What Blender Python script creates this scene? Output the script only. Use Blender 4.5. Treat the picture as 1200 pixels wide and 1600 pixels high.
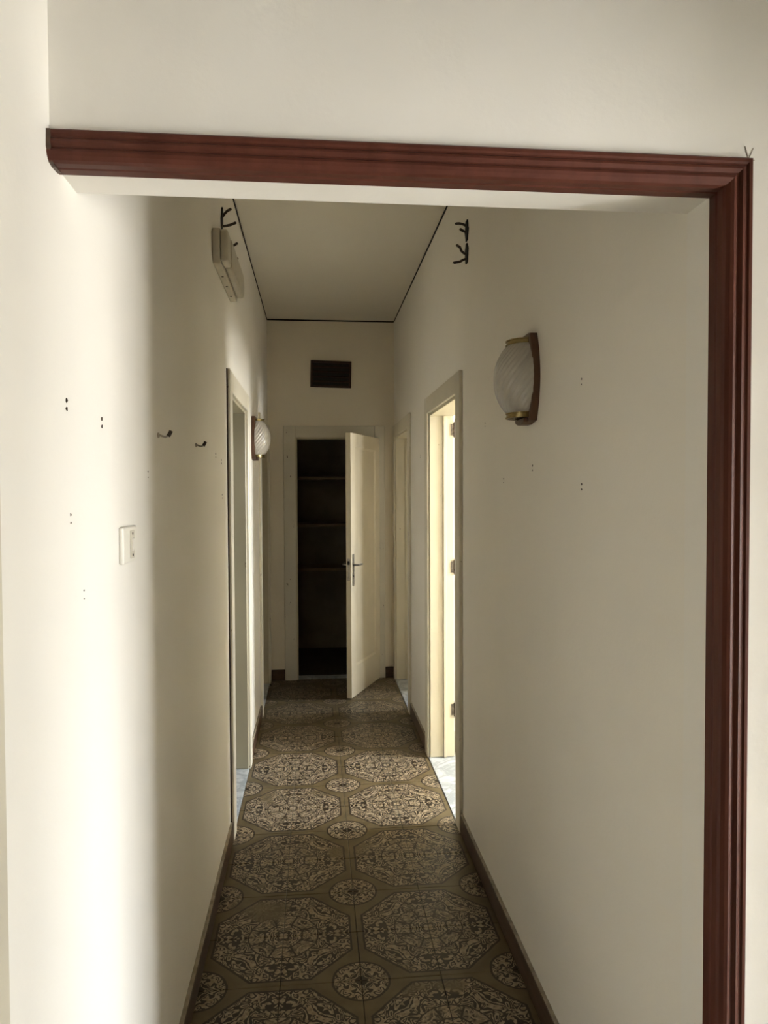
import bpy, bmesh, math, random
from mathutils import Vector, Matrix

random.seed(7)
scene = bpy.context.scene
for o in list(bpy.data.objects):
    bpy.data.objects.remove(o)

# ------------------------------------------------------------------ camera
F, YAW, PITCH, ROLL = 1126.32, 0.0950, -0.0279, -0.0041
fw = Vector((math.sin(YAW) * math.cos(PITCH), math.cos(YAW) * math.cos(PITCH), math.sin(PITCH)))
r0 = Vector((math.cos(YAW), -math.sin(YAW), 0))
u0 = r0.cross(fw)
rr = r0 * math.cos(ROLL) + u0 * math.sin(ROLL)
uu = -r0 * math.sin(ROLL) + u0 * math.cos(ROLL)
cam = bpy.data.cameras.new('camera')
cam.sensor_fit = 'VERTICAL'
cam.sensor_height = 36.0
cam.lens = F / 1600.0 * 36.0
cam.clip_start = 0.02
cam_o = bpy.data.objects.new('camera', cam)
scene.collection.objects.link(cam_o)
M = Matrix((rr, uu, -fw)).transposed().to_4x4()
M.translation = Vector((0, 0, 1.515))
cam_o.matrix_world = M
scene.camera = cam_o

# ------------------------------------------------------------------ world: overcast day, seen through the windows
w = bpy.data.worlds.new('sky')
scene.world = w
w.use_nodes = True
nt = w.node_tree
nt.nodes.clear()
wo = nt.nodes.new('ShaderNodeOutputWorld')
bg = nt.nodes.new('ShaderNodeBackground')
tc = nt.nodes.new('ShaderNodeTexCoord')
sx = nt.nodes.new('ShaderNodeSeparateXYZ')
rp = nt.nodes.new('ShaderNodeValToRGB')
mr = nt.nodes.new('ShaderNodeMapRange')
mr.inputs[1].default_value = -1
nt.links.new(tc.outputs['Generated'], sx.inputs[0])
nt.links.new(sx.outputs[2], mr.inputs[0])
nt.links.new(mr.outputs[0], rp.inputs[0])
rp.color_ramp.elements[0].position = 0.47
rp.color_ramp.elements[0].color = (0.76, 0.75, 0.72, 1)
rp.color_ramp.elements[1].position = 0.53
rp.color_ramp.elements[1].color = (0.90, 0.95, 1.0, 1)
nt.links.new(rp.outputs[0], bg.inputs[0])
bg.inputs[1].default_value = 14.0
nt.links.new(bg.outputs[0], wo.inputs[0])
w.cycles.sampling_method = 'MANUAL'
w.cycles.sample_map_resolution = 256

vs = scene.view_settings
scene.display_settings.display_device = 'sRGB'
vs.view_transform = 'Standard'
vs.look = 'None'
vs.exposure = 2.58
vs.gamma = 1.0
vs.use_curve_mapping = False
scene.cycles.diffuse_bounces = 8
scene.cycles.max_bounces = 14
scene.cycles.sample_clamp_indirect = 6.0
scene.cycles.caustics_reflective = False
scene.cycles.caustics_refractive = False


def portal(name, loc, rot, sx_, sy_):
    l = bpy.data.lights.new(name, 'AREA')
    l.shape = 'RECTANGLE'
    l.size, l.size_y = sx_, sy_
    l.cycles.is_portal = True
    o = bpy.data.objects.new(name, l)
    o.location = loc
    o.rotation_euler = rot
    scene.collection.objects.link(o)


# window openings in the outer walls: (name, wall x, y0, y1, z0, z1), the rooms lie on the -x side
XO1, XO2, XO3 = 3.40, 3.10, 2.60
WIN = [('window_1', XO1, -0.84, 0.04, 0.06, 1.84),
       ('window_2', XO2, 2.84, 3.62, 0.80, 2.60),
       ('window_3', XO3, 4.82, 5.24, 0.95, 1.95)]
for n, X, y0, y1, z0, z1 in WIN:
    portal(n + '_portal', (X + 0.22, (y0 + y1) / 2, (z0 + z1) / 2), (0, math.radians(90), 0), z1 - z0, y1 - y0)


CX, CY, REP = 0.1323, 2.1931, 0.5        # origin and repeat of the floor pattern


# ------------------------------------------------------------------ node helpers
class N:
    """tiny wrapper so that node maths reads like maths"""
    def __init__(s, t, sock):
        s.t, s.s = t, sock

    def op(s, kind, *a):
        n = s.t.nodes.new('ShaderNodeMath')
        n.operation = kind
        for i, v in enumerate((s,) + a):
            if isinstance(v, N):
                s.t.links.new(v.s, n.inputs[i])
            else:
                n.inputs[i].default_value = v
        return N(s.t, n.outputs[0])

    def __add__(s, o): return s.op('ADD', o)
    def __sub__(s, o): return s.op('SUBTRACT', o)
    def __mul__(s, o): return s.op('MULTIPLY', o)
    def __truediv__(s, o): return s.op('DIVIDE', o)
    def abs(s): return s.op('ABSOLUTE')
    def fract(s): return s.op('FRACT')
    def max(s, o): return s.op('MAXIMUM', o)
    def min(s, o): return s.op('MINIMUM', o)
    def sqrt(s): return s.op('SQRT')
    def sin(s): return s.op('SINE')
    def inv(s): return s * -1.0 + 1.0

    def step(s, e0, e1):
        n = s.t.nodes.new('ShaderNodeMapRange')
        n.interpolation_type = 'SMOOTHSTEP'
        s.t.links.new(s.s, n.inputs[0])
        n.inputs[1].default_value = e0
        n.inputs[2].default_value = e1
        return N(s.t, n.outputs[0])


def new_mat(name):
    m = bpy.data.materials.new(name)
    m.use_nodes = True
    t = m.node_tree
    return m, t, t.nodes['Principled BSDF']


def noise(t, vec, scale, detail=3, rough=0.5, dist=0.0):
    n = t.nodes.new('ShaderNodeTexNoise')
    n.inputs['Scale'].default_value = scale
    n.inputs['Detail'].default_value = detail
    n.inputs['Roughness'].default_value = rough
    n.inputs['Distortion'].default_value = dist
    if vec is not None:
        t.links.new(vec.s if isinstance(vec, N) else vec, n.inputs['Vector'])
    return N(t, n.outputs['Fac'])


def position(t):
    return t.nodes.new('ShaderNodeNewGeometry').outputs['Position']


def mix(t, fac, a, b):
    n = t.nodes.new('ShaderNodeMix')
    n.data_type = 'RGBA'
    if isinstance(fac, N):
        t.links.new(fac.s, n.inputs[0])
    else:
        n.inputs[0].default_value = fac
    for i, v in ((6, a), (7, b)):
        if isinstance(v, tuple):
            n.inputs[i].default_value = v + (1,)
        else:
            t.links.new(v, n.inputs[i])
    return n.outputs[2]


def bump(t, b, h, strength, dist):
    n = t.nodes.new('ShaderNodeBump')
    n.inputs['Strength'].default_value = strength
    n.inputs['Distance'].default_value = dist
    t.links.new(h.s, n.inputs['Height'])
    t.links.new(n.outputs[0], b.inputs['Normal'])


def flat_mat(name, col, rough=0.5, var=0.0, scale=30, metallic=0.0, bumpd=0.0, spec=0.5):
    m, t, b = new_mat(name)
    b.inputs['Roughness'].default_value = rough
    b.inputs['Metallic'].default_value = metallic
    b.inputs['Specular IOR Level'].default_value = spec
    n = noise(t, position(t), scale, 4)
    c2 = tuple(max(0, c * (1 - var)) for c in col)
    t.links.new(mix(t, n.step(0.3, 0.7), c2, col), b.inputs['Base Color'])
    if bumpd:
        bump(t, b, n, 0.5, bumpd)
    return m


def plaster_mat(name, col, wave=0.006):
    m, t, b = new_mat(name)
    p = position(t)
    b.inputs['Roughness'].default_value = 0.62
    b.inputs['Specular IOR Level'].default_value = 0.3
    big = noise(t, p, 1.3, 3, 0.55)
    mid = noise(t, p, 9.0, 4, 0.6)
    fine = noise(t, p, 90.0, 3, 0.6)
    c = mix(t, big.step(0.3, 0.7), tuple(v * 0.965 for v in col), col)
    c = mix(t, mid.step(0.62, 0.8) * 0.10, c, tuple(v * 0.72 for v in col))
    t.links.new(c, b.inputs['Base Color'])
    bump(t, b, big * 1.0 + mid * 0.10 + fine * 0.02, 0.6, wave * 4)
    return m


def paint_mat(name, col, chip=(0.10, 0.06, 0.035), amount=0.70):
    m, t, b = new_mat(name)
    p = position(t)
    b.inputs['Roughness'].default_value = 0.38
    mp = t.nodes.new('ShaderNodeMapping')
    mp.inputs['Scale'].default_value = (1, 1, 0.35)
    t.links.new(p, mp.inputs['Vector'])
    n1 = noise(t, mp.outputs[0], 38, 5, 0.65)
    n2 = noise(t, p, 3.0, 3)
    c = mix(t, n2.step(0.3, 0.75), tuple(v * 0.90 for v in col), col)
    c = mix(t, n1.step(amount, amount + 0.02), c, chip)
    t.links.new(c, b.inputs['Base Color'])
    bump(t, b, n1, 0.12, 0.004)
    return m


def wood_mat(name, c1, c2, rough=0.4, stretch=(20, 20, 1.2), spec=0.4):
    m, t, b = new_mat(name)
    mp = t.nodes.new('ShaderNodeMapping')
    mp.inputs['Scale'].default_value = stretch
    t.links.new(position(t), mp.inputs['Vector'])
    n = noise(t, mp.outputs[0], 2.2, 6, 0.62, 0.6)
    t.links.new(mix(t, n.step(0.28, 0.72), c1, c2), b.inputs['Base Color'])
    b.inputs['Roughness'].default_value = rough
    b.inputs['Specular IOR Level'].default_value = spec
    bump(t, b, n, 0.15, 0.003)
    return m


def marble_mat(name):
    m, t, b = new_mat(name)
    p = position(t)
    n = noise(t, p, 6.0, 6, 0.65, 1.4)
    v = (n - 0.5).abs().step(0.0, 0.10)
    t.links.new(mix(t, v, (0.30, 0.33, 0.35), (0.50, 0.53, 0.54)), b.inputs['Base Color'])
    b.inputs['Roughness'].default_value = 0.28
    return m




def tile_mat():
    m, t, b = new_mat('patterned_tile')
    p = position(t)
    sep = t.nodes.new('ShaderNodeSeparateXYZ')
    t.links.new(p, sep.inputs[0])
    x, y = N(t, sep.outputs[0]), N(t, sep.outputs[1])
    # slight hand drawn wobble
    px = ((x - CX) / REP).fract() - 0.5
    py = ((y - CY) / REP).fract() - 0.5
    wob = noise(t, p, 26, 2) - 0.5
    a, c = px.abs() + wob * 0.012, py.abs() + wob * 0.012
    octd = a.max(c).max((a + c) * 0.7071)
    rad = (a * a + c * c).sqrt()
    ca, cc = a * -1 + 0.5, c * -1 + 0.5
    cd = (ca * ca + cc * cc).sqrt()
    in_oct = octd.step(0.452, 0.446)
    in_circ = cd.step(0.172, 0.166)
    # symmetric scrolls: noise contours in mirrored coordinates
    comb = t.nodes.new('ShaderNodeCombineXYZ')
    hi, lo = a.max(c), a.min(c)
    t.links.new(hi.s, comb.inputs[0])
    t.links.new(lo.s, comb.inputs[1])
    n1 = noise(t, comb.outputs[0], 12, 1.5, 0.5, 0.9)
    scroll = (n1 * 44.0).sin().step(-0.25, 0.25)
    n2 = noise(t, p, 36, 2, 0.6, 1.2)
    speck = (n2 * 24.0).sin().step(-0.4, 0.3)
    orn = scroll * 0.62 + speck * 0.38
    orn = orn.step(0.42, 0.66)
    # rosette: inner octagon, eight petals and a ring
    ang = py.op('ARCTAN2', px)
    spoke = ((ang / (math.pi / 4)).fract() - 0.5).abs() * rad * (math.pi / 4)
    petal_zone = octd.step(0.125, 0.130) * rad.step(0.232, 0.226)
    spoke_line = spoke.step(0.010, 0.004) * petal_zone
    petal_fill = petal_zone * (n2.step(0.40, 0.58) * 0.75)
    orn = orn.max(petal_fill * 0.92)
    lines = (octd - 0.127).abs().step(0.008, 0.003).max((rad - 0.235).abs().step(0.007, 0.003)).max(spoke_line)
    ring = (rad - 0.30).abs().step(0.006, 0.002) * ((ang * 24.0).sin().step(-0.3, 0.1))
    lines = lines.max(ring)
    orn = orn * lines.inv()
    border = (octd - 0.455).abs().step(0.011, 0.005).max((cd - 0.176).abs().step(0.010, 0.005))
    zone = in_oct.max(in_circ)
    # wear: rubbed patches where the ornament is gone, and per region fading
    wr = noise(t, p, 2.6, 3, 0.55)
    worn = wr.step(0.60, 0.68)
    fade = noise(t, p, 1.1, 2).step(0.35, 0.7)
    band = mix(t, noise(t, p, 11, 4).step(0.3, 0.7), (0.100, 0.072, 0.034), (0.145, 0.108, 0.055))
    dark = mix(t, fade, (0.017, 0.010, 0.004), (0.034, 0.021, 0.010))
    light = mix(t, noise(t, p, 70, 3).step(0.3, 0.7), (0.225, 0.172, 0.105), (0.39, 0.32, 0.22))
    o = mix(t, orn, dark, light)
    o = mix(t, worn * 0.85, o, band)
    col = mix(t, zone, band, o)
    col = mix(t, border * 0.92, col, (0.020, 0.012, 0.006))
    grime = noise(t, p, 5, 4, 0.6).step(0.55, 0.8)
    col = mix(t, grime * 0.35, col, (0.06, 0.045, 0.026))
    t.links.new(col, b.inputs['Base Color'])
    rg = noise(t, p, 14, 3)
    mrn = t.nodes.new('ShaderNodeMapRange')
    t.links.new(rg.s, mrn.inputs[0])
    mrn.inputs[3].default_value = 0.30
    mrn.inputs[4].default_value = 0.52
    t.links.new(mrn.outputs[0], b.inputs['Roughness'])
    b.inputs['Specular IOR Level'].default_value = 0.4
    bump(t, b, orn * zone * 0.6 + rg * 0.3, 0.25, 0.002)
    return m


PLASTER = plaster_mat('warm_white_plaster', (0.80, 0.773, 0.715))
PLASTER_L = plaster_mat('corridor_plaster', (0.80, 0.770, 0.705))
PLASTER_R = plaster_mat('corridor_cream_plaster', (0.80, 0.763, 0.688))
PLASTER_E = plaster_mat('end_wall_cream_plaster', (0.76, 0.695, 0.565))
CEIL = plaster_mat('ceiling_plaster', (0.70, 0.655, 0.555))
CREAM = paint_mat('cream_door_paint', (0.55, 0.49, 0.345), amount=0.71)
CASING = paint_mat('cream_casing_paint', (0.66, 0.61, 0.49), amount=0.675)
SHADED = paint_mat('shade_darkened_door_paint', (0.37, 0.335, 0.235), amount=0.70)  # door paint darkened: the shade in the first left doorway is in this colour
LEAFP = paint_mat('cream_leaf_paint', (0.73, 0.645, 0.475), amount=0.80)
TRIMB = wood_mat('red_brown_moulding', (0.070, 0.021, 0.013), (0.105, 0.033, 0.021), 0.45, (8, 8, 1.0), 0.18)
BASEB = wood_mat('dark_brown_skirting', (0.045, 0.024, 0.013), (0.085, 0.048, 0.028), 0.4, (6, 2, 20))
DUST = flat_mat('grey_dust_edge', (0.34, 0.30, 0.23), 0.8, 0.4, 25)
SCONCEW = wood_mat('sconce_walnut', (0.055, 0.024, 0.011), (0.105, 0.046, 0.022), 0.42)
BRASS = flat_mat('aged_brass', (0.36, 0.28, 0.13), 0.25, 0.3, 60, 1.0)
STEEL = flat_mat('tarnished_steel', (0.42, 0.39, 0.34), 0.35, 0.3, 60, 1.0)
HINGE = flat_mat('dark_hinge_metal', (0.17, 0.14, 0.11), 0.42, 0.5, 80, 0.8)
DARK = flat_mat('near_black', (0.012, 0.009, 0.006), 0.8, 0.4, 60)  # plain near-black for slits, keyholes, vent backing, screws and ceiling lines
WIRE = flat_mat('brown_wire', (0.045, 0.026, 0.014), 0.6, 0.5, 120)
VENTB = flat_mat('dark_brown_vent', (0.055, 0.027, 0.018), 0.6, 0.3, 40, spec=0.25)
PLAST = flat_mat('aged_white_plastic', (0.60, 0.555, 0.455), 0.42, 0.14, 18)
PLASTW = flat_mat('ivory_switch_plastic', (0.76, 0.73, 0.65), 0.35, 0.05, 18)
DIFF = flat_mat('yellowed_diffuser', (0.47, 0.425, 0.335), 0.35, 0.12, 30)
GROUT = flat_mat('dark_grout', (0.060, 0.046, 0.030), 0.9, 0.4, 40)
STONE = flat_mat('pale_terrazzo', (0.62, 0.60, 0.55), 0.4, 0.12, 60)
BOUNCE = flat_mat('white_bounce_floor', (0.82, 0.81, 0.79), 0.35, 0.06, 60)  # unseen lobby floor, made white to bounce light up under the lintel
MARBLE = marble_mat('grey_white_marble')
SHELFW = wood_mat('closet_shelf_wood', (0.20, 0.145, 0.085), (0.30, 0.22, 0.13), 0.6, (2, 20, 20))
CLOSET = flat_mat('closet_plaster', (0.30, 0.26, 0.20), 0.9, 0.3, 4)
TILE = tile_mat()


def glass_mat():
    m, t, b = new_mat('milky_ribbed_glass')
    n = noise(t, position(t), 30, 3)
    t.links.new(mix(t, n, (0.43, 0.40, 0.35), (0.50, 0.47, 0.42)), b.inputs['Base Color'])
    b.inputs['Roughness'].default_value = 0.16
    b.inputs['Coat Weight'].default_value = 0.4
    b.inputs['Coat Roughness'].default_value = 0.05
    b.inputs['Subsurface Weight'].default_value = 0.25
    b.inputs['Subsurface Radius'].default_value = (0.02, 0.018, 0.015)
    return m


GLASS = glass_mat()


# ------------------------------------------------------------------ object helpers
def link(o, parent=None):
    scene.collection.objects.link(o)
    if parent is not None:
        o.parent = parent
    return o


def obj(name, bm, mat, parent=None, smooth=False):
    me = bpy.data.meshes.new(name)
    bmesh.ops.recalc_face_normals(bm, faces=bm.faces[:])
    bm.to_mesh(me)
    bm.free()
    if mat:
        me.materials.append(mat)
    if smooth:
        for p in me.polygons:
            p.use_smooth = True
    return link(bpy.data.objects.new(name, me), parent)


def empty(name, loc=(0, 0, 0), rz=0.0, parent=None):
    o = bpy.data.objects.new(name, None)
    o.empty_display_size = 0.05
    o.location = loc
    o.rotation_euler = (0, 0, rz)
    return link(o, parent)


def tag(o, label, cat, group=None):
    o['label'] = label
    o['category'] = cat
    if group:
        o['group'] = group
    return o


def struct(o, label=None):
    o['kind'] = 'structure'
    if label:
        o['label'] = label
    return o


def add_box(bm, x0, x1, y0, y1, z0, z1, bev=0.0, seg=1):
    t = bmesh.new()
    bmesh.ops.create_cube(t, size=1.0)
    for v in t.verts:
        v.co = Vector(((x0 + x1) / 2 + v.co.x * (x1 - x0), (y0 + y1) / 2 + v.co.y * (y1 - y0), (z0 + z1) / 2 + v.co.z * (z1 - z0)))
    if bev:
        bmesh.ops.bevel(t, geom=t.edges[:], offset=bev, segments=seg, affect='EDGES', profile=0.5)
    join(bm, t)


def join(bm, t, mat=None):
    vm = {}
    for v in t.verts:
        vm[v] = bm.verts.new(mat @ v.co if mat else v.co)
    for f in t.faces:
        try:
            bm.faces.new([vm[v] for v in f.verts])
        except ValueError:
            pass
    t.free()


def box(name, x0, x1, y0, y1, z0, z1, mat, parent=None, bev=0.0, seg=1):
    bm = bmesh.new()
    add_box(bm, x0, x1, y0, y1, z0, z1, bev, seg)
    return obj(name, bm, mat, parent)


def tube(bm, pts, r, n=8, r_end=None):
    """round tube along a poly-line"""
    pts = [Vector(p) for p in pts]
    rings = []
    for i, p in enumerate(pts):
        d = (pts[min(i + 1, len(pts) - 1)] - pts[max(i - 1, 0)]).normalized()
        h = Vector((0, 0, 1)) if abs(d.z) < 0.9 else Vector((1, 0, 0))
        s = d.cross(h).normalized()
        q = s.cross(d)
        rad = r if r_end is None else r + (r_end - r) * i / (len(pts) - 1)
        rings.append([bm.verts.new(p + (s * math.cos(2 * math.pi * k / n) + q * math.sin(2 * math.pi * k / n)) * rad) for k in range(n)])
    for a, b in zip(rings, rings[1:]):
        for k in range(n):
            bm.faces.new((a[k], a[(k + 1) % n], b[(k + 1) % n], b[k]))
    bm.faces.new(rings[0])
    bm.faces.new(rings[-1])


def prism(bm, poly, axis, d0, d1, bev=0.0):
    """extrude a 2-D polygon along an axis (0 x, 1 y, 2 z)"""
    t = bmesh.new()
    def P(a, b, d):
        return ((d, a, b), (a, d, b), (a, b, d))[axis]
    A = [t.verts.new(P(a, b, d0)) for a, b in poly]
    B = [t.verts.new(P(a, b, d1)) for a, b in poly]
    t.faces.new(A)
    t.faces.new(B[::-1])
    for i in range(len(poly)):
        j = (i + 1) % len(poly)
        t.faces.new((A[i], A[j], B[j], B[i]))
    if bev:
        bmesh.ops.recalc_face_normals(t, faces=t.faces[:])
        bmesh.ops.bevel(t, geom=t.edges[:], offset=bev, segments=2, affect='EDGES', profile=0.5)
    join(bm, t)


def wall_with_holes(name, axis, d0, d1, ur, zr, holes, mat):
    """slab across axis (0: faces x, u = y; 1: faces y, u = x) with rectangular holes (u0, u1, z0, z1)"""
    us = sorted({ur[0], ur[1], *[h[0] for h in holes], *[h[1] for h in holes]})
    zs = sorted({zr[0], zr[1], *[h[2] for h in holes], *[h[3] for h in holes]})
    us = [u for u in us if ur[0] <= u <= ur[1]]
    zs = [z for z in zs if zr[0] <= z <= zr[1]]
    def solid(i, j):
        if not (0 <= i < len(us) - 1 and 0 <= j < len(zs) - 1):
            return False
        uc, zc = (us[i] + us[i + 1]) / 2, (zs[j] + zs[j + 1]) / 2
        return not any(h[0] < uc < h[1] and h[2] < zc < h[3] for h in holes)
    bm = bmesh.new()
    cache = {}
    def V(d, u, z):
        k = (d, u, z)
        if k not in cache:
            cache[k] = bm.verts.new((d, u, z) if axis == 0 else (u, d, z))
        return cache[k]
    for i in range(len(us) - 1):
        for j in range(len(zs) - 1):
            if not solid(i, j):
                continue
            a, b, c, d = us[i], us[i + 1], zs[j], zs[j + 1]
            for dd in (d0, d1):
                bm.faces.new((V(dd, a, c), V(dd, b, c), V(dd, b, d), V(dd, a, d)))
            if not solid(i - 1, j): bm.faces.new((V(d0, a, c), V(d1, a, c), V(d1, a, d), V(d0, a, d)))
            if not solid(i + 1, j): bm.faces.new((V(d0, b, c), V(d1, b, c), V(d1, b, d), V(d0, b, d)))
            if not solid(i, j - 1): bm.faces.new((V(d0, a, c), V(d1, a, c), V(d1, b, c), V(d0, b, c)))
            if not solid(i, j + 1): bm.faces.new((V(d0, a, d), V(d1, a, d), V(d1, b, d), V(d0, b, d)))
    return struct(obj(name, bm, mat))


def copy_tree(o, parent=None):
    c = o.copy()
    scene.collection.objects.link(c)
    c.parent = parent
    for ch in list(o.children):
        copy_tree(ch, c)
    return c


# ------------------------------------------------------------------ the shell
XL, XR, YE, ZC = -0.375, 0.643, 5.824, 2.89
TL, TR = 0.14, 0.135                       # thickness of the long walls
YF, YB = 1.0865, 1.204                     # front and back face of the partition with the opening
ZL = 1.993                                 # underside of its lintel
ZD = 1.958                                 # door openings
L1, L2 = (3.232, 3.970), (4.945, 5.735)
R1, R2 = (3.200, 4.030), (4.905, 5.745)
EN = (-0.160, 0.484)
XV = 1.25                                  # right wall of the lobby the camera stands in
LOB = (0.33, 0.78, 1.98)                   # its doorway: y0, y1, top

wall_left = wall_with_holes('wall_left', 0, XL - TL, XL, (-2.6, YE), (0, ZC),
                            [(L1[0], L1[1], 0, ZD), (L2[0], L2[1], 0, ZD)], PLASTER_L)
wall_right = wall_with_holes('wall_right', 0, XR, XR + TR, (YB, YE), (0, ZC),
                             [(R1[0], R1[1], 0, ZD), (R2[0], R2[1], 0, ZD)], PLASTER_R)
wall_end = wall_with_holes('wall_end', 1, YE, YE + 0.12, (XL - TL, XR + TR), (0, ZC),
                           [(EN[0], EN[1], 0, ZD)], PLASTER_E)
wall_front = wall_with_holes('wall_front', 1, YF, YB, (XL, XV), (0, ZC), [(XL, XR, 0, ZL)], PLASTER)
wall_with_holes('wall_lobby_right', 0, XV, XV + 0.12, (-2.6, YB), (0, ZC), [(LOB[0], LOB[1], 0, LOB[2])], PLASTER)
wall_with_holes('wall_lobby_back', 1, -2.72, -2.6, (XL - TL, XV + 0.12), (0, ZC), [], PLASTER)
# side rooms
wall_with_holes('wall_salon_outer', 0, XO1, XO1 + 0.2, (-2.0, 1.204), (0, ZC), [WIN[0][2:6]], PLASTER)
wall_with_holes('wall_salon_back', 1, -2.1, -2.0, (XV + 0.12, XO1 + 0.2), (0, ZC), [], PLASTER)
wall_with_holes('wall_salon_far', 1, YF, YB, (XV, XO1 + 0.2), (0, ZC), [], PLASTER)
wall_with_holes('wall_bedroom_outer', 0, XO2, XO2 + 0.2, (2.2, 4.56), (0, ZC), [WIN[1][2:6]], PLASTER)
wall_with_holes('wall_bedroom_near', 1, 2.1, 2.2, (XR + TR, XO2 + 0.2), (0, ZC), [], PLASTER)
wall_with_holes('wall_bedroom_far', 1, 4.46, 4.56, (XR + TR, XO2), (0, ZC), [], PLASTER)
wall_with_holes('wall_study_outer', 0, XO3, XO3 + 0.2, (4.56, 7.6), (0, ZC), [WIN[2][2:6]], PLASTER)
wall_with_holes('wall_study_far', 1, 7.6, 7.7, (XR + TR, XO3 + 0.2), (0, ZC), [], PLASTER)
wall_with_holes('wall_study_corridor', 0, XR, XR + TR, (YE, 7.7), (0, ZC), [], PLASTER)
wall_with_holes('wall_kitchen_outer', 0, -2.6, -2.5, (2.2, 6.9), (0, ZC), [], PLASTER)
wall_with_holes('wall_kitchen_near', 1, 2.1, 2.2, (-2.6, XL - TL), (0, ZC), [], PLASTER)
wall_with_holes('wall_kitchen_middle', 1, 4.50, 4.60, (-2.5, XL - TL), (0, ZC), [], PLASTER)
wall_with_holes('wall_bath_far', 1, 6.8, 6.9, (-2.5, -0.62), (0, ZC), [], PLASTER)
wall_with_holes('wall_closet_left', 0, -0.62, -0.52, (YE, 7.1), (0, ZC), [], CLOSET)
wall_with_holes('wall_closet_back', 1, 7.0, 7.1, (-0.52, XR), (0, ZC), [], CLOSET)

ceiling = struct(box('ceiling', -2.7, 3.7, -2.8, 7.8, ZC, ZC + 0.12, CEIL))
floor = struct(box('floor', -2.7, 3.7, -2.8, 7.8, -0.12, -0.012, GROUT))
struct(box('floor_bedroom', XR + TR, XO2, 2.2, 4.46, -0.012, 0.0, STONE))
struct(box('floor_study', XR + TR, XO3, 4.56, 7.6, -0.012, 0.0, STONE))
struct(box('floor_lobby', XL, XV, -2.6, CY - 0.25 * 5, -0.012, 0.0, BOUNCE))
struct(box('floor_salon', XV, XO1, -2.0, YF, -0.012, 0.0, STONE))
struct(box('floor_kitchen', -2.5, XL - TL, 2.2, 4.5, -0.012, 0.0, STONE))
struct(box('floor_bath', -2.5, XL - TL, 4.6, 6.8, -0.012, 0.0, STONE))
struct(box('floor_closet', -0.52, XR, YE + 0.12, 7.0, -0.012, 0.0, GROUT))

# patterned floor tiles, 25 cm, every one a piece of its own
T = 0.25
bm = bmesh.new()
add_box(bm, 0.0009, T - 0.0009, 0.0009, T - 0.0009, -0.012, 0.0, 0.0012)
tile_me = bpy.data.meshes.new('tile')
bmesh.ops.recalc_face_normals(bm, faces=bm.faces[:])
bm.to_mesh(tile_me)
bm.free()
tile_me.materials.append(TILE)
j0 = -5
y = CY + T * j0
while y < YE + 0.02:
    lim = XR if y > YF - 0.05 else XV
    x = CX - 2 * T
    while x < lim - 0.02:
        t_ = bpy.data.objects.new('tile', tile_me)
        t_.location = (x, y, random.uniform(-0.0007, 0.0))
        link(t_, floor)
        x += T
    y += T


# window frames of the side rooms (the daylight comes through them)
for n, X, y0, y1, z0, z1 in WIN:
    w_ = struct(empty(n, (X, (y0 + y1) / 2, z0)))
    def part(nm, a, b, c, d, dx=0.05):
        o = box(nm, X + 0.06, X + 0.06 + dx, a, b, c, d, CREAM)
        o.parent = w_
        o.matrix_parent_inverse = Matrix.Translation(-Vector(w_.location))
    part('window_frame', y0, y0 + 0.05, z0, z1)
    part('window_frame', y1 - 0.05, y1, z0, z1)
    part('window_frame', y0 + 0.05, y1 - 0.05, z0, z0 + 0.05)
    part('window_frame', y0 + 0.05, y1 - 0.05, z1 - 0.05, z1)
    part('mullion', (y0 + y1) / 2 - 0.03, (y0 + y1) / 2 + 0.03, z0 + 0.05, z1 - 0.05)


# ------------------------------------------------------------------ skirting, cornice line
def skirting(name, segs, side, x=None):
    s = struct(empty(name))
    for a, b in segs:
        if side == 'end':
            bm = bmesh.new()
            add_box(bm, a, b, YE - 0.012, YE, 0.0, 0.088, 0.002)
            obj('skirting_board', bm, BASEB, s)
        else:
            x0, x1 = (x, x + 0.012) if side > 0 else (x - 0.012, x)
            bm = bmesh.new()
            add_box(bm, x0, x1, a, b, 0.0, 0.082, 0.002)
            obj('skirting_board', bm, BASEB, s)
            bm = bmesh.new()
            add_box(bm, x0, x1 , a, b, 0.0823, 0.0853, 0.001)
            obj('plaster_edge', bm, DUST, s)
    return s


CW, CT = 0.088, 0.016                      # casing width and thickness
skirting('baseboard_left', [(YB, L1[0] - CW - 0.006), (L1[1] + CW, L2[0] - CW)], 1, XL)
skirting('baseboard_right', [(YF + 0.06, R1[0] - CW), (R1[1] + CW, R2[0] - CW)], -1, XR)
skirting('baseboard_end', [(XL, EN[0] - CW), (EN[1] + CW - 0.012, XR - 0.015)], 'end')

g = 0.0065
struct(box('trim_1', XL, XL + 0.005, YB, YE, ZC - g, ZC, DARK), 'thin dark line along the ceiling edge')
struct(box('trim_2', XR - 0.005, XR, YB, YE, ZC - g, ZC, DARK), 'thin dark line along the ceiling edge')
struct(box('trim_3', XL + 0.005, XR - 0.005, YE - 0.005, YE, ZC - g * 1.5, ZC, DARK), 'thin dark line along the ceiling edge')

# ------------------------------------------------------------------ red-brown moulding round the opening
# profile (a: away from the opening along the face, b: proud of the face; negative b runs into the reveal)
PROF = [(0.0385, 0.0), (0.0385, 0.011), (0.036, 0.0135), (0.0315, 0.0135), (0.029, 0.0112), (0.026, 0.0112), (0.0235, 0.0145),
        (0.0195, 0.0155), (0.0165, 0.0125), (0.0145, 0.0112), (0.0120, 0.0112), (0.010, 0.0135), (0.006, 0.0145),
        (0.001, 0.0125), (-0.004, 0.008), (-0.0062, 0.002), (-0.0062, -0.012), (-0.0045, -0.015), (-0.0062, -0.018),
        (-0.0062, -0.036), (-0.003, -0.040), (0.0, -0.040)]


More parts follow.
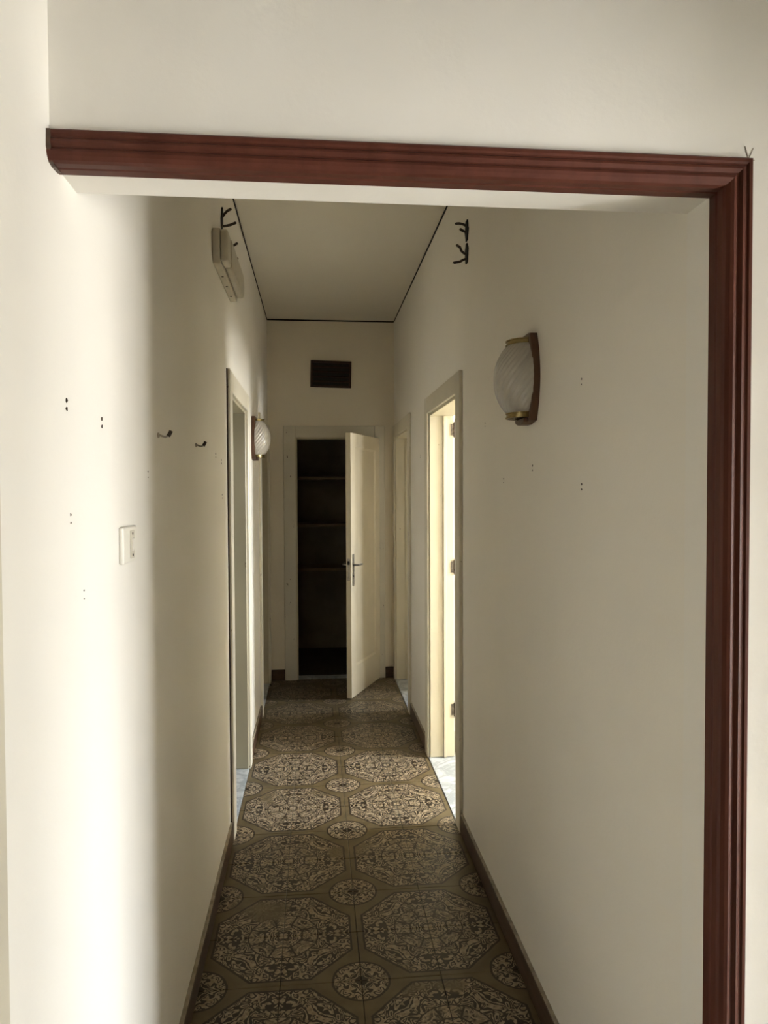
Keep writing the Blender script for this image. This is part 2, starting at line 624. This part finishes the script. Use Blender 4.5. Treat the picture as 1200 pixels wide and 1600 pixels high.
def sweep(name, ends, mat, label):
    bm = bmesh.new()
    rings = [[bm.verts.new(e(a, b)) for a, b in PROF] for e in ends]
    for A, B in zip(rings, rings[1:]):
        for i in range(len(PROF) - 1):
            bm.faces.new((A[i], A[i + 1], B[i + 1], B[i]))
    bm.faces.new(rings[0])
    bm.faces.new(rings[-1])
    return struct(obj(name, bm, mat), label)


XW = XR - 0.0
sweep('trim_4', [lambda a, b: (XL - 0.001 + max(0, -b) * 0.05, YF - b, ZL + a), lambda a, b: (XW + a, YF - b, ZL + a)],
      TRIMB, 'red-brown moulding along the underside of the lintel')
sweep('trim_5', [lambda a, b: (XW + a, YF - b, ZL + a), lambda a, b: (XW + a, YF - b, 0.0)],
      TRIMB, 'red-brown upright moulding at the right edge of the opening')
# rough chipped end of the moulding at the left wall and plaster cracks at the mitre
bm = bmesh.new()
prism(bm, [(YF - 0.0145, ZL + 0.037), (YF - 0.016, ZL + 0.012), (YF - 0.006, ZL - 0.006), (YF + 0.006, ZL - 0.008), (YF + 0.03, ZL - 0.007), (YF + 0.03, ZL), (YF, ZL + 0.036)], 0, XL, XL + 0.006)
struct(obj('trim_6', bm, BASEB), 'dusty broken end of the lintel moulding at the left wall')
for k, pts in enumerate([[(0.676, 2.030), (0.683, 2.040), (0.688, 2.052)], [(0.679, 2.036), (0.677, 2.046), (0.674, 2.054)], [(0.655, 2.032), (0.668, 2.034), (0.690, 2.033)]]):
    bm = bmesh.new()
    tube(bm, [(x, YF - 0.0006, z) for x, z in pts], 0.0006, 5)
    obj('plaster_crack', bm, DUST, wall_front)

# cream casing of a further door at the very left, near the camera
s = struct(empty('door_6', (XL, 0.86, 0)))
box('casing_side', 0, 0.010, -0.045, 0.021, 0, 2.02, CASING, s, 0.003)
box('casing_side', 0, 0.016, -0.94, -0.85, 0, 2.02, CREAM, s, 0.003)
box('casing_head', 0, 0.016, -0.85, -0.045, 1.93, 2.02, CREAM, s, 0.003)
box('leaf', 0, 0.008, -0.85, -0.045, 0.005, 1.93, CREAM, s)


# ------------------------------------------------------------------ door frames in the long walls
def frame(name, side, span, thick, lining=CREAM, casing=CASING):
    X = XL if side < 0 else XR
    s = struct(empty(name, (X, span[0], 0)))
    L = span[1] - span[0]
    i = -side                               # direction out of the wall into the corridor
    def b(nm, xa, xb, ya, yb, za, zb, m, bev=0.0025):
        xa, xb = xa * i, xb * i
        return box(nm, min(xa, xb), max(xa, xb), ya, yb, za, zb, m, s, bev)
    e = 0.004
    b('casing_side', 0, CT, -CW, e, 0, ZD + CW, casing)
    b('casing_side', 0, CT, L - e, L + CW, 0, ZD + CW, casing)
    b('casing_head', 0, CT - 0.001, e + 0.001, L - e - 0.001, ZD - e, ZD + CW, casing)
    d = 0.018
    b('jamb_lining', -thick, 0.002, 0.0005, d, 0.006, ZD - 0.001, lining, 0.002)
    b('jamb_lining', -thick, 0.002, L - d, L - 0.0005, 0.006, ZD - 0.001, lining, 0.002)
    b('head_lining', -thick, 0.001, d + 0.001, L - d - 0.001, ZD - d, ZD - 0.001, lining, 0.002)
    b('door_stop', -thick + 0.045, -thick + 0.060, L - d - 0.012, L - d, 0.006, ZD - d - 0.001, lining, 0.001)
    b('door_stop', -thick + 0.045, -thick + 0.060, d + 0.001, d + 0.012, 0.006, ZD - d - 0.001, lining, 0.001)
    b('threshold', -thick - 0.01, 0.0055 if side < 0 else 0.0095, 0.001, L - 0.001, -0.0115, 0.004, MARBLE, 0.0015)
    return s, L


def hinge(parent, x, y, z, h=0.085, r=0.0065, plate=None):
    bm = bmesh.new()
    tube(bm, [(x, y, z - h / 2), (x, y, z + h / 2)], r, 10)
    tube(bm, [(x, y, z + h / 2), (x, y, z + h / 2 + 0.008)], r * 0.7, 8, r * 0.4)
    tube(bm, [(x, y, z - h / 2 - 0.008), (x, y, z - h / 2)], r * 0.4, 8, r * 0.7)
    tube(bm, [(x, y, z - 0.003), (x, y, z + 0.003)], r * 1.25, 10)
    if plate:
        add_box(bm, *plate, z - h * 0.42, z + h * 0.42)
    return obj('hinge', bm, HINGE, parent)


struct_l1, _ = frame('door_1', -1, L1, TL, SHADED)
struct_l2, _ = frame('door_2', -1, L2, TL)
struct_r1, LR1 = frame('door_3', 1, R1, TR)
struct_r2, LR2 = frame('door_4', 1, R2, TR)
# dark open joint between the first left casing and the wall
box('joint', 0.0, 0.006, -CW - 0.0035, -CW - 0.0005, 0.0, ZD + CW, WIRE, struct_l1)


def leaf_mesh(w_, h_, th):
    """leaf in local space: hinge line at origin, runs along +x, thickness from y=0 to y=th; recessed panel on both faces"""
    bm = bmesh.new()
    st, rb, rt = 0.095, 0.225, 0.10
    add_box(bm, 0.0, st, 0, th, 0.008, h_)
    add_box(bm, w_ - st, w_, 0, th, 0.008, h_)
    add_box(bm, st, w_ - st, 0, th, 0.008, rb)
    add_box(bm, st, w_ - st, 0, th, h_ - rt, h_)
    bmesh.ops.remove_doubles(bm, verts=bm.verts[:], dist=0.0001)
    pn = bmesh.new()
    add_box(pn, st, w_ - st, 0.010, th - 0.010, rb, h_ - rt)
    mo = bmesh.new()
    for yy, sg in ((0.010, 1), (th - 0.010, -1)):
        top = yy - sg * 0.0095
        i = 0.014
        quad_o = [(st, rb), (w_ - st, rb), (w_ - st, h_ - rt), (st, h_ - rt)]
        quad_i = [(st + i, rb + i), (w_ - st - i, rb + i), (w_ - st - i, h_ - rt - i), (st + i, h_ - rt - i)]
        vo = [mo.verts.new((a, top, b)) for a, b in quad_o]
        vi = [mo.verts.new((a, yy, b)) for a, b in quad_i]
        vb = [mo.verts.new((a, yy, b)) for a, b in quad_o]
        for k in range(4):
            mo.faces.new((vo[k], vo[(k + 1) % 4], vi[(k + 1) % 4], vi[k]))
            mo.faces.new((vo[k], vo[(k + 1) % 4], vb[(k + 1) % 4], vb[k]))
    return bm, pn, mo


def make_leaf(parent, loc, rz, w_, h_, th, mat):
    a, b_, c = leaf_mesh(w_, h_, th)
    lf = obj('leaf', a, mat, parent)
    lf.location = loc
    lf.rotation_euler = (0, 0, rz)
    obj('panel', b_, mat, lf)
    obj('panel_moulding', c, mat, lf)
    return lf


# right room door: leaf folded back into the room, a lit slit by the hinges
lf = make_leaf(struct_r1, (TR + 0.017, LR1 + 0.004, 0), math.radians(2), 0.78, 1.93, 0.038, CREAM)
for z in (1.863, 1.090, 0.276):
    hinge(struct_r1, TR + 0.004, LR1 - 0.020, z, 0.075, plate=(TR - 0.016, TR + 0.004, LR1 - 0.0215, LR1 - 0.0185))
lf = make_leaf(struct_r2, (TR + 0.010, LR2 - 0.016, 0), math.radians(-40), 0.79, 1.93, 0.038, CREAM)

# ------------------------------------------------------------------ end door with its open leaf
d5 = struct(empty('door_5', (0, YE, 0)))
a, b_ = EN
box('casing_side', a - CW - 0.002, a + 0.004, -CT, 0, 0, ZD + CW, CASING, d5, 0.0025)
box('casing_side', b_ - 0.004, b_ + CW - 0.012, -CT, 0, 0, ZD + CW, CASING, d5, 0.0025)
box('casing_head', a + 0.005, b_ - 0.005, -CT + 0.001, 0, ZD - 0.004, ZD + CW, CASING, d5, 0.0025)
box('jamb_lining', a + 0.0005, a + 0.016, -0.002, 0.12, 0, ZD - 0.001, CREAM, d5, 0.002)
box('jamb_lining', b_ - 0.016, b_ - 0.0005, -0.002, 0.12, 0, ZD - 0.001, CREAM, d5, 0.002)
box('head_lining', a + 0.017, b_ - 0.017, -0.001, 0.12, ZD - 0.018, ZD - 0.001, CREAM, d5, 0.002)
box('threshold', a + 0.001, b_ - 0.001, 0.015, 0.12, -0.0115, 0.004, MARBLE, d5, 0.001)
# hinge line at the right jamb; the free edge has swung out towards the camera
hx, hy = 0.482, -0.006
ang = math.atan2(5.244 - (YE + hy), 0.222 - hx)
lw = 0.632
leaf = make_leaf(d5, (hx, hy, 0), ang, lw, 1.945, 0.038, LEAFP)
leaf.location.y -= 0.004
# in leaf space the camera sees the face at y = th (after rotation) - put the furniture on both faces
th = 0.038


def handle(yface, sgn):
    pl = bmesh.new()
    px = lw - 0.040
    prism(pl, [(px - 0.017, 0.835), (px - 0.012, 0.826), (px + 0.012, 0.826), (px + 0.017, 0.835), (px + 0.017, 1.052), (px + 0.012, 1.061), (px - 0.012, 1.061), (px - 0.017, 1.052)],
          1, yface, yface + sgn * 0.004, 0.001)
    o = obj('handle_plate', pl, STEEL, leaf)
    lv = bmesh.new()
    z = 0.982
    tube(lv, [(px, yface + sgn * 0.003, z), (px, yface + sgn * 0.030, z), (px - 0.004, yface + sgn * 0.041, z), (px - 0.016, yface + sgn * 0.046, z),
              (px - 0.045, yface + sgn * 0.047, z + 0.002), (px - 0.078, yface + sgn * 0.044, z)], 0.0085, 10, 0.0065)
    obj('handle_lever', lv, STEEL, leaf, True)
    bm = bmesh.new()
    tube(bm, [(px, yface + sgn * 0.003, 0.90), (px, yface + sgn * 0.0055, 0.90)], 0.006, 10)
    obj('keyhole', bm, DARK, leaf)


handle(0.0, -1)
handle(th, 1)
bm = bmesh.new()
add_box(bm, lw - 0.001, lw + 0.0015, th / 2 - 0.010, th / 2 + 0.010, 0.87, 1.03)
lp = obj('lock_plate', bm, STEEL, leaf)
bm = bmesh.new()
add_box(bm, lw, lw + 0.008, th / 2 - 0.007, th / 2 + 0.007, 0.985, 1.012, 0.002)
obj('latch', bm, DARK, leaf)
for z in (1.78, 1.03, 0.255):
    hinge(d5, hx + 0.009, hy - 0.010, z, 0.08, 0.006)

# ------------------------------------------------------------------ closet shelves behind the end door
for k, (z, words) in enumerate([(1.655, 'topmost of the wooden shelves inside the dark closet'),
                                (1.223, 'middle wooden shelf in the dark closet, behind the door leaf'),
                                (0.819, 'lowest wooden shelf in the dark closet, level with the door handle')]):
    s = tag(empty('closet_shelf', (0.06, 6.8, z)), words, 'shelf', 'shelves in the closet')
    box('board', -0.575, 0.575, -0.19, 0.195, -0.024, 0, SHELFW, s, 0.002)
    box('batten', -0.575, -0.55, -0.18, 0.195, -0.06, -0.0245, SHELFW, s, 0.001)
    box('batten', 0.55, 0.575, -0.18, 0.195, -0.06, -0.0245, SHELFW, s, 0.001)


# ------------------------------------------------------------------ ventilation grille on the end wall
v = tag(empty('vent_grille', (0.132, YE, 2.458)), 'dark brown louvred vent grille high on the end wall', 'vent')
v.rotation_euler = (0, math.radians(1.2), 0)
W2, H2 = 0.163, 0.106
box('backing', -W2 + 0.004, W2 - 0.004, -0.006, -0.001, -H2 + 0.004, H2 - 0.004, DARK, v)
fb = 0.018
box('frame', -W2, W2, -0.020, 0, H2 - fb, H2, VENTB, v, 0.002)
box('frame', -W2, W2, -0.020, 0, -H2, -H2 + fb, VENTB, v, 0.002)
box('frame', -W2, -W2 + fb, -0.020, 0, -H2 + fb, H2 - fb, VENTB, v, 0.002)
box('frame', W2 - fb, W2, -0.020, 0, -H2 + fb, H2 - fb, VENTB, v, 0.002)
for k in range(4):
    z = -0.060 + k * 0.039
    bm = bmesh.new()
    prism(bm, [(-0.018, z - 0.008), (-0.0065, z + 0.005), (-0.0065, z + 0.009), (-0.0195, z - 0.002)], 0, -W2 + fb, W2 - fb)
    obj('slat', bm, VENTB, v)

# ------------------------------------------------------------------ wall sconces
def make_sconce():
    """origin on the wall at mid height, local +x points away from the wall, y along it"""
    s = empty('wall_sconce')
    h = 0.126
    # walnut back plate: barrel outline, hollowed foot and head
    out = []
    nseg = 14
    for k in range(nseg + 1):
        z = -h + 2 * h * k / nseg
        out.append((0.066 + 0.030 * (1 - (z / h) ** 2), z))
    poly = [(y_, z) for y_, z in out] + [(0.045, h + 0.004), (-0.045, h + 0.004)] + [(-y_, z) for y_, z in reversed(out)] + [(-0.045, -h - 0.004), (0.045, -h - 0.004)]
    bm = bmesh.new()
    t = bmesh.new()
    prism(t, poly, 0, 0.0, 0.022)
    bmesh.ops.recalc_face_normals(t, faces=t.faces[:])
    front = [e for e in t.edges if all(abs(v_.co.x - 0.022) < 1e-5 for v_ in e.verts)]
    bmesh.ops.bevel(t, geom=front, offset=0.004, segments=2, affect='EDGES', profile=0.5)
    join(bm, t)
    obj('back_plate', bm, SCONCEW, s)
    # ribbed, twisted half shade
    def prof(z):
        u = z / 0.104
        return 0.052 + 0.044 * (1 - abs(u) ** 2.2)
    bm = bmesh.new()
    nz, na = 44, 210
    rows = []
    for i in range(nz + 1):
        z = -0.104 + 0.208 * i / nz
        row = []
        for k in range(na + 1):
            a_ = -math.pi / 2 + math.pi * k / na
            env = min(1.0, min(i, nz - i) / 3.0)
            rib = 0.0034 * env * abs(math.sin(15 * (a_ - z * 9.0))) ** 0.8
            r_ = prof(z) + rib
            row.append(bm.verts.new((0.020 + r_ * math.cos(a_) * 0.90, r_ * math.sin(a_), z)))
        rows.append(row)
    for A, B in zip(rows, rows[1:]):
        for k in range(na):
            bm.faces.new((A[k], A[k + 1], B[k + 1], B[k]))
    obj('glass_shade', bm, GLASS, s, True)
    for z0, z1 in ((0.100, 0.115), (-0.116, -0.100)):
        bm = bmesh.new()
        pts = []
        for k in range(33):
            a_ = -math.pi / 2 + math.pi * k / 32
            pts.append((math.cos(a_), math.sin(a_)))
        for rr_, za, zb in ((0.055, z0, z1), (0.058, z0, z0 + 0.003), (0.058, z1 - 0.003, z1)):
            prism(bm, [(0.019 + c_ * rr_ * 0.95, s_ * rr_) for c_, s_ in pts], 2, za, zb)
        obj('brass_ring', bm, BRASS, s)
    # little wooden foot under the lower ring and a screw on top
    bm = bmesh.new()
    prism(bm, [(-0.05, -0.118), (0.05, -0.118), (0.042, -0.129), (0.020, -0.135), (-0.020, -0.135), (-0.042, -0.129)], 0, 0.0, 0.034, 0.002)
    obj('foot', bm, SCONCEW, s)
    bm = bmesh.new()
    tube(bm, [(0.045, 0, 0.113), (0.045, 0, 0.121)], 0.004, 8)
    obj('screw', bm, WIRE, s)
    return s


sc = make_sconce()
sc.location = (XR, 2.115, 1.848)
sc.rotation_euler = (0, 0, math.pi)
tag(sc, 'ribbed glass wall sconce with walnut back plate on the right wall, nearest the camera', 'wall lamp', 'matching wall sconces')
s2 = copy_tree(sc)
s2.location = (XL, 4.42, 1.842)
s2.rotation_euler = (0, 0, 0)
tag(s2, 'small-looking ribbed glass sconce on the left wall between the two doorways', 'wall lamp', 'matching wall sconces')

# ------------------------------------------------------------------ emergency light high on the left wall
e_ = tag(empty('emergency_light', (XL, 3.05, 2.437)), 'long yellowed plastic emergency lamp high on the left wall under cut wires', 'emergency light')
bm = bmesh.new()
prism(bm, [(-0.31, -0.045), (-0.285, -0.066), (0.27, -0.066), (0.315, -0.03), (0.315, 0.03), (0.27, 0.066), (-0.285, 0.066), (-0.31, 0.045)], 0, 0.0, 0.030, 0.004)
obj('base', bm, PLAST, e_)
bm = bmesh.new()
poly = [(-0.20, -0.056), (0.22, -0.056)]
for k in range(9):
    a_ = -math.pi / 2 + math.pi * k / 8
    poly.append((0.235 + 0.056 * math.cos(a_), 0.056 * math.sin(a_)))
poly += [(0.22, 0.056), (-0.20, 0.056)]
prism(bm, poly, 0, 0.0305, 0.062, 0.009)
obj('diffuser', bm, DIFF, e_, False)
bm = bmesh.new()
add_box(bm, 0.0305, 0.058, -0.300, -0.203, -0.058, 0.058, 0.007, 2)
obj('battery_housing', bm, PLAST, e_)
for yy, zz in ((-0.12, -0.0665), (0.02, -0.0665), (0.17, -0.0665)):
    bm = bmesh.new()
    tube(bm, [(0.015, yy, zz + 0.001), (0.015, yy, zz - 0.001)], 0.005, 8)
    obj('screw', bm, WIRE, e_)


# ------------------------------------------------------------------ cut wires sticking out of the walls
def slit(parent, side, y0, z0, z1, wd=0.012, lean=0.0):
    """ragged dark slit chased into the plaster"""
    bm = bmesh.new()
    n = 9
    L_, R_ = [], []
    for k in range(n):
        u = k / (n - 1)
        ww = wd * (0.25 + 0.75 * math.sin(math.pi * (0.08 + 0.84 * u))) * random.uniform(0.75, 1.15)
        z = z0 + (z1 - z0) * u
        yc = y0 + lean * u
        L_.append((yc - ww, z))
        R_.append((yc + ww, z))
    prism(bm, L_ + R_[::-1], 0, 0.0, 0.005 * side)
    return obj('wall_slit', bm, DARK, parent)


def wires(name, label, loc, side, slits, runs):
    s = tag(empty(name, loc), label, 'wires', 'cut cables high on the corridor walls')
    for a_ in slits:
        slit(s, side, *a_)
    for pts in runs:
        bm = bmesh.new()
        tube(bm, [(side * x, y_, z) for x, y_, z in pts], 0.0052, 7, 0.0056)
        tube(bm, [(side * pts[-1][0], pts[-1][1], pts[-1][2]), (side * (pts[-1][0] + 0.003), pts[-1][1], pts[-1][2] + 0.003)], 0.006, 7, 0.004)
        obj('wire', bm, WIRE, s)
    return s


wires('cut_wires', 'upper pair of short cut wires in a slit on the right wall', (XR, 3.01, 2.605), -1,
      [(0.0, -0.038, 0.046, 0.030)],
      [[(0, 0, 0.022), (0.016, 0.01, 0.034), (0.032, 0.02, 0.041), (0.042, 0.03, 0.043)],
       [(0, 0, -0.002), (0.010, 0.01, 0.004), (0.020, 0.02, 0.013), (0.025, 0.02, 0.017)]])
wires('cut_wires', 'lower pair of thin curled wires in a slit on the right wall', (XR, 3.01, 2.52), -1,
      [(0.002, -0.046, 0.036, 0.028)],
      [[(0, 0, -0.008), (0.012, 0.01, -0.002), (0.022, 0.02, 0.012), (0.027, 0.02, 0.026), (0.038, 0.03, 0.038)],
       [(0, 0, -0.026), (0.014, 0.01, -0.028), (0.028, 0.02, -0.034), (0.052, 0.03, -0.036)]])
wires('cut_wires', 'forked cut wires in a slit on the left wall above the emergency lamp', (XL, 3.02, 2.640), 1,
      [(0.0, -0.050, 0.045, 0.028, 0.03)],
      [[(0, 0.01, -0.005), (0.012, 0.02, 0.018), (0.022, 0.03, 0.034), (0.034, 0.04, 0.046)],
       [(0, 0.01, -0.036), (0.018, 0.03, -0.026), (0.034, 0.04, -0.018), (0.052, 0.05, -0.006)]])
wires('cut_wires', 'pair of short wire stubs on the left wall behind the emergency lamp', (XL, 3.36, 2.62), 1,
      [(0.0, -0.020, 0.020, 0.012)],
      [[(0, 0.0, 0.0), (0.012, 0.0, 0.016), (0.026, 0.02, 0.034)],
       [(0, 0.06, -0.028), (0.014, 0.08, -0.020), (0.020, 0.09, -0.012)]])


# ------------------------------------------------------------------ coat hooks on the left wall
def make_hook():
    s = empty('coat_hook')
    bm = bmesh.new()
    tube(bm, [(0.0005, 0, -0.002), (0.004, 0, -0.002)], 0.0065, 12)
    obj('rosette', bm, STEEL, s)
    bm = bmesh.new()
    tube(bm, [(0.002, 0, 0), (0.010, 0.002, -0.004), (0.017, 0.004, -0.006), (0.023, 0.006, -0.003), (0.027, 0.007, 0.004)], 0.0026, 8)
    obj('arm', bm, STEEL, s, True)
    bm = bmesh.new()
    tube(bm, [(0.0235, 0.006, -0.004), (0.027, 0.007, 0.002), (0.0305, 0.008, 0.009)], 0.0052, 10, 0.0046)
    obj('tip', bm, WIRE, s)
    return s


hk = make_hook()
hk.location = (XL, 1.775, 1.655)
tag(hk, 'metal coat hook with dark tip on the left wall, nearer the light switch', 'hook', 'coat hooks on the left wall')
h2 = copy_tree(hk)
h2.location = (XL, 2.325, 1.667)
tag(h2, 'metal coat hook with dark tip on the left wall, nearer the doorway', 'hook', 'coat hooks on the left wall')

# ------------------------------------------------------------------ switch plate on the left wall
sw = tag(empty('switch_plate', (XL, 1.472, 1.4125)), 'ivory plastic switch plate with a narrow insert on the left wall', 'switch')
bm = bmesh.new()
add_box(bm, 0.0, 0.009, -0.053, 0.053, -0.036, 0.036, 0.0035, 3)
obj('plate', bm, PLASTW, sw)
bm = bmesh.new()
add_box(bm, 0.009, 0.0105, -0.004, 0.026, -0.028, 0.028, 0.0006)
obj('insert', bm, PLAST, sw)
bm = bmesh.new()
prism(bm, [(0.0106, -0.013), (0.0106, 0.013), (0.0135, 0.012), (0.0115, -0.012)], 1, 0.004, 0.019)
obj('rocker', bm, PLASTW, sw)
for zz in (0.0215, -0.0215):
    bm = bmesh.new()
    tube(bm, [(0.0104, 0.011, zz), (0.0113, 0.011, zz)], 0.0030, 10)
    obj('screw', bm, DARK, sw)
# scuffed plaster outline below it
# ------------------------------------------------------------------ plug holes and chips in the plaster
def chips(wall, side, X, spots):
    for (yy, zz, r_) in spots:
        for k, (dz, q) in enumerate(((0.006, 1.0), (-0.007, 0.8))):
            bm = bmesh.new()
            n = 7
            prism(bm, [(yy + random.uniform(-.001, .001) + r_ * q * random.uniform(.7, 1.2) * math.cos(2 * math.pi * i / n),
                        zz + dz + r_ * q * random.uniform(.7, 1.2) * math.sin(2 * math.pi * i / n)) for i in range(n)], 0, X, X + side * 0.0010)
            obj('plug_hole', bm, WIRE if k else STEEL if r_ > 0.0045 else WIRE, wall)


chips(wall_left, 1, XL, [(1.139, 1.650, 0.0042), (1.32, 1.640, 0.0042), (2.788, 1.656, 0.0042), (2.956, 1.640, 0.0042), (1.669, 1.557, 0.0020),
                         (1.149, 1.476, 0.0022), (2.965, 1.500, 0.0036), (4.60, 1.690, 0.005), (1.207, 1.351, 0.0014)])
chips(wall_right, -1, XR, [(1.697, 1.780, 0.0026), (2.093, 1.585, 0.0034), (1.694, 1.526, 0.0034), (2.421, 1.552, 0.0026), (2.692, 1.769, 0.0030), (4.379, 1.732, 0.005)])
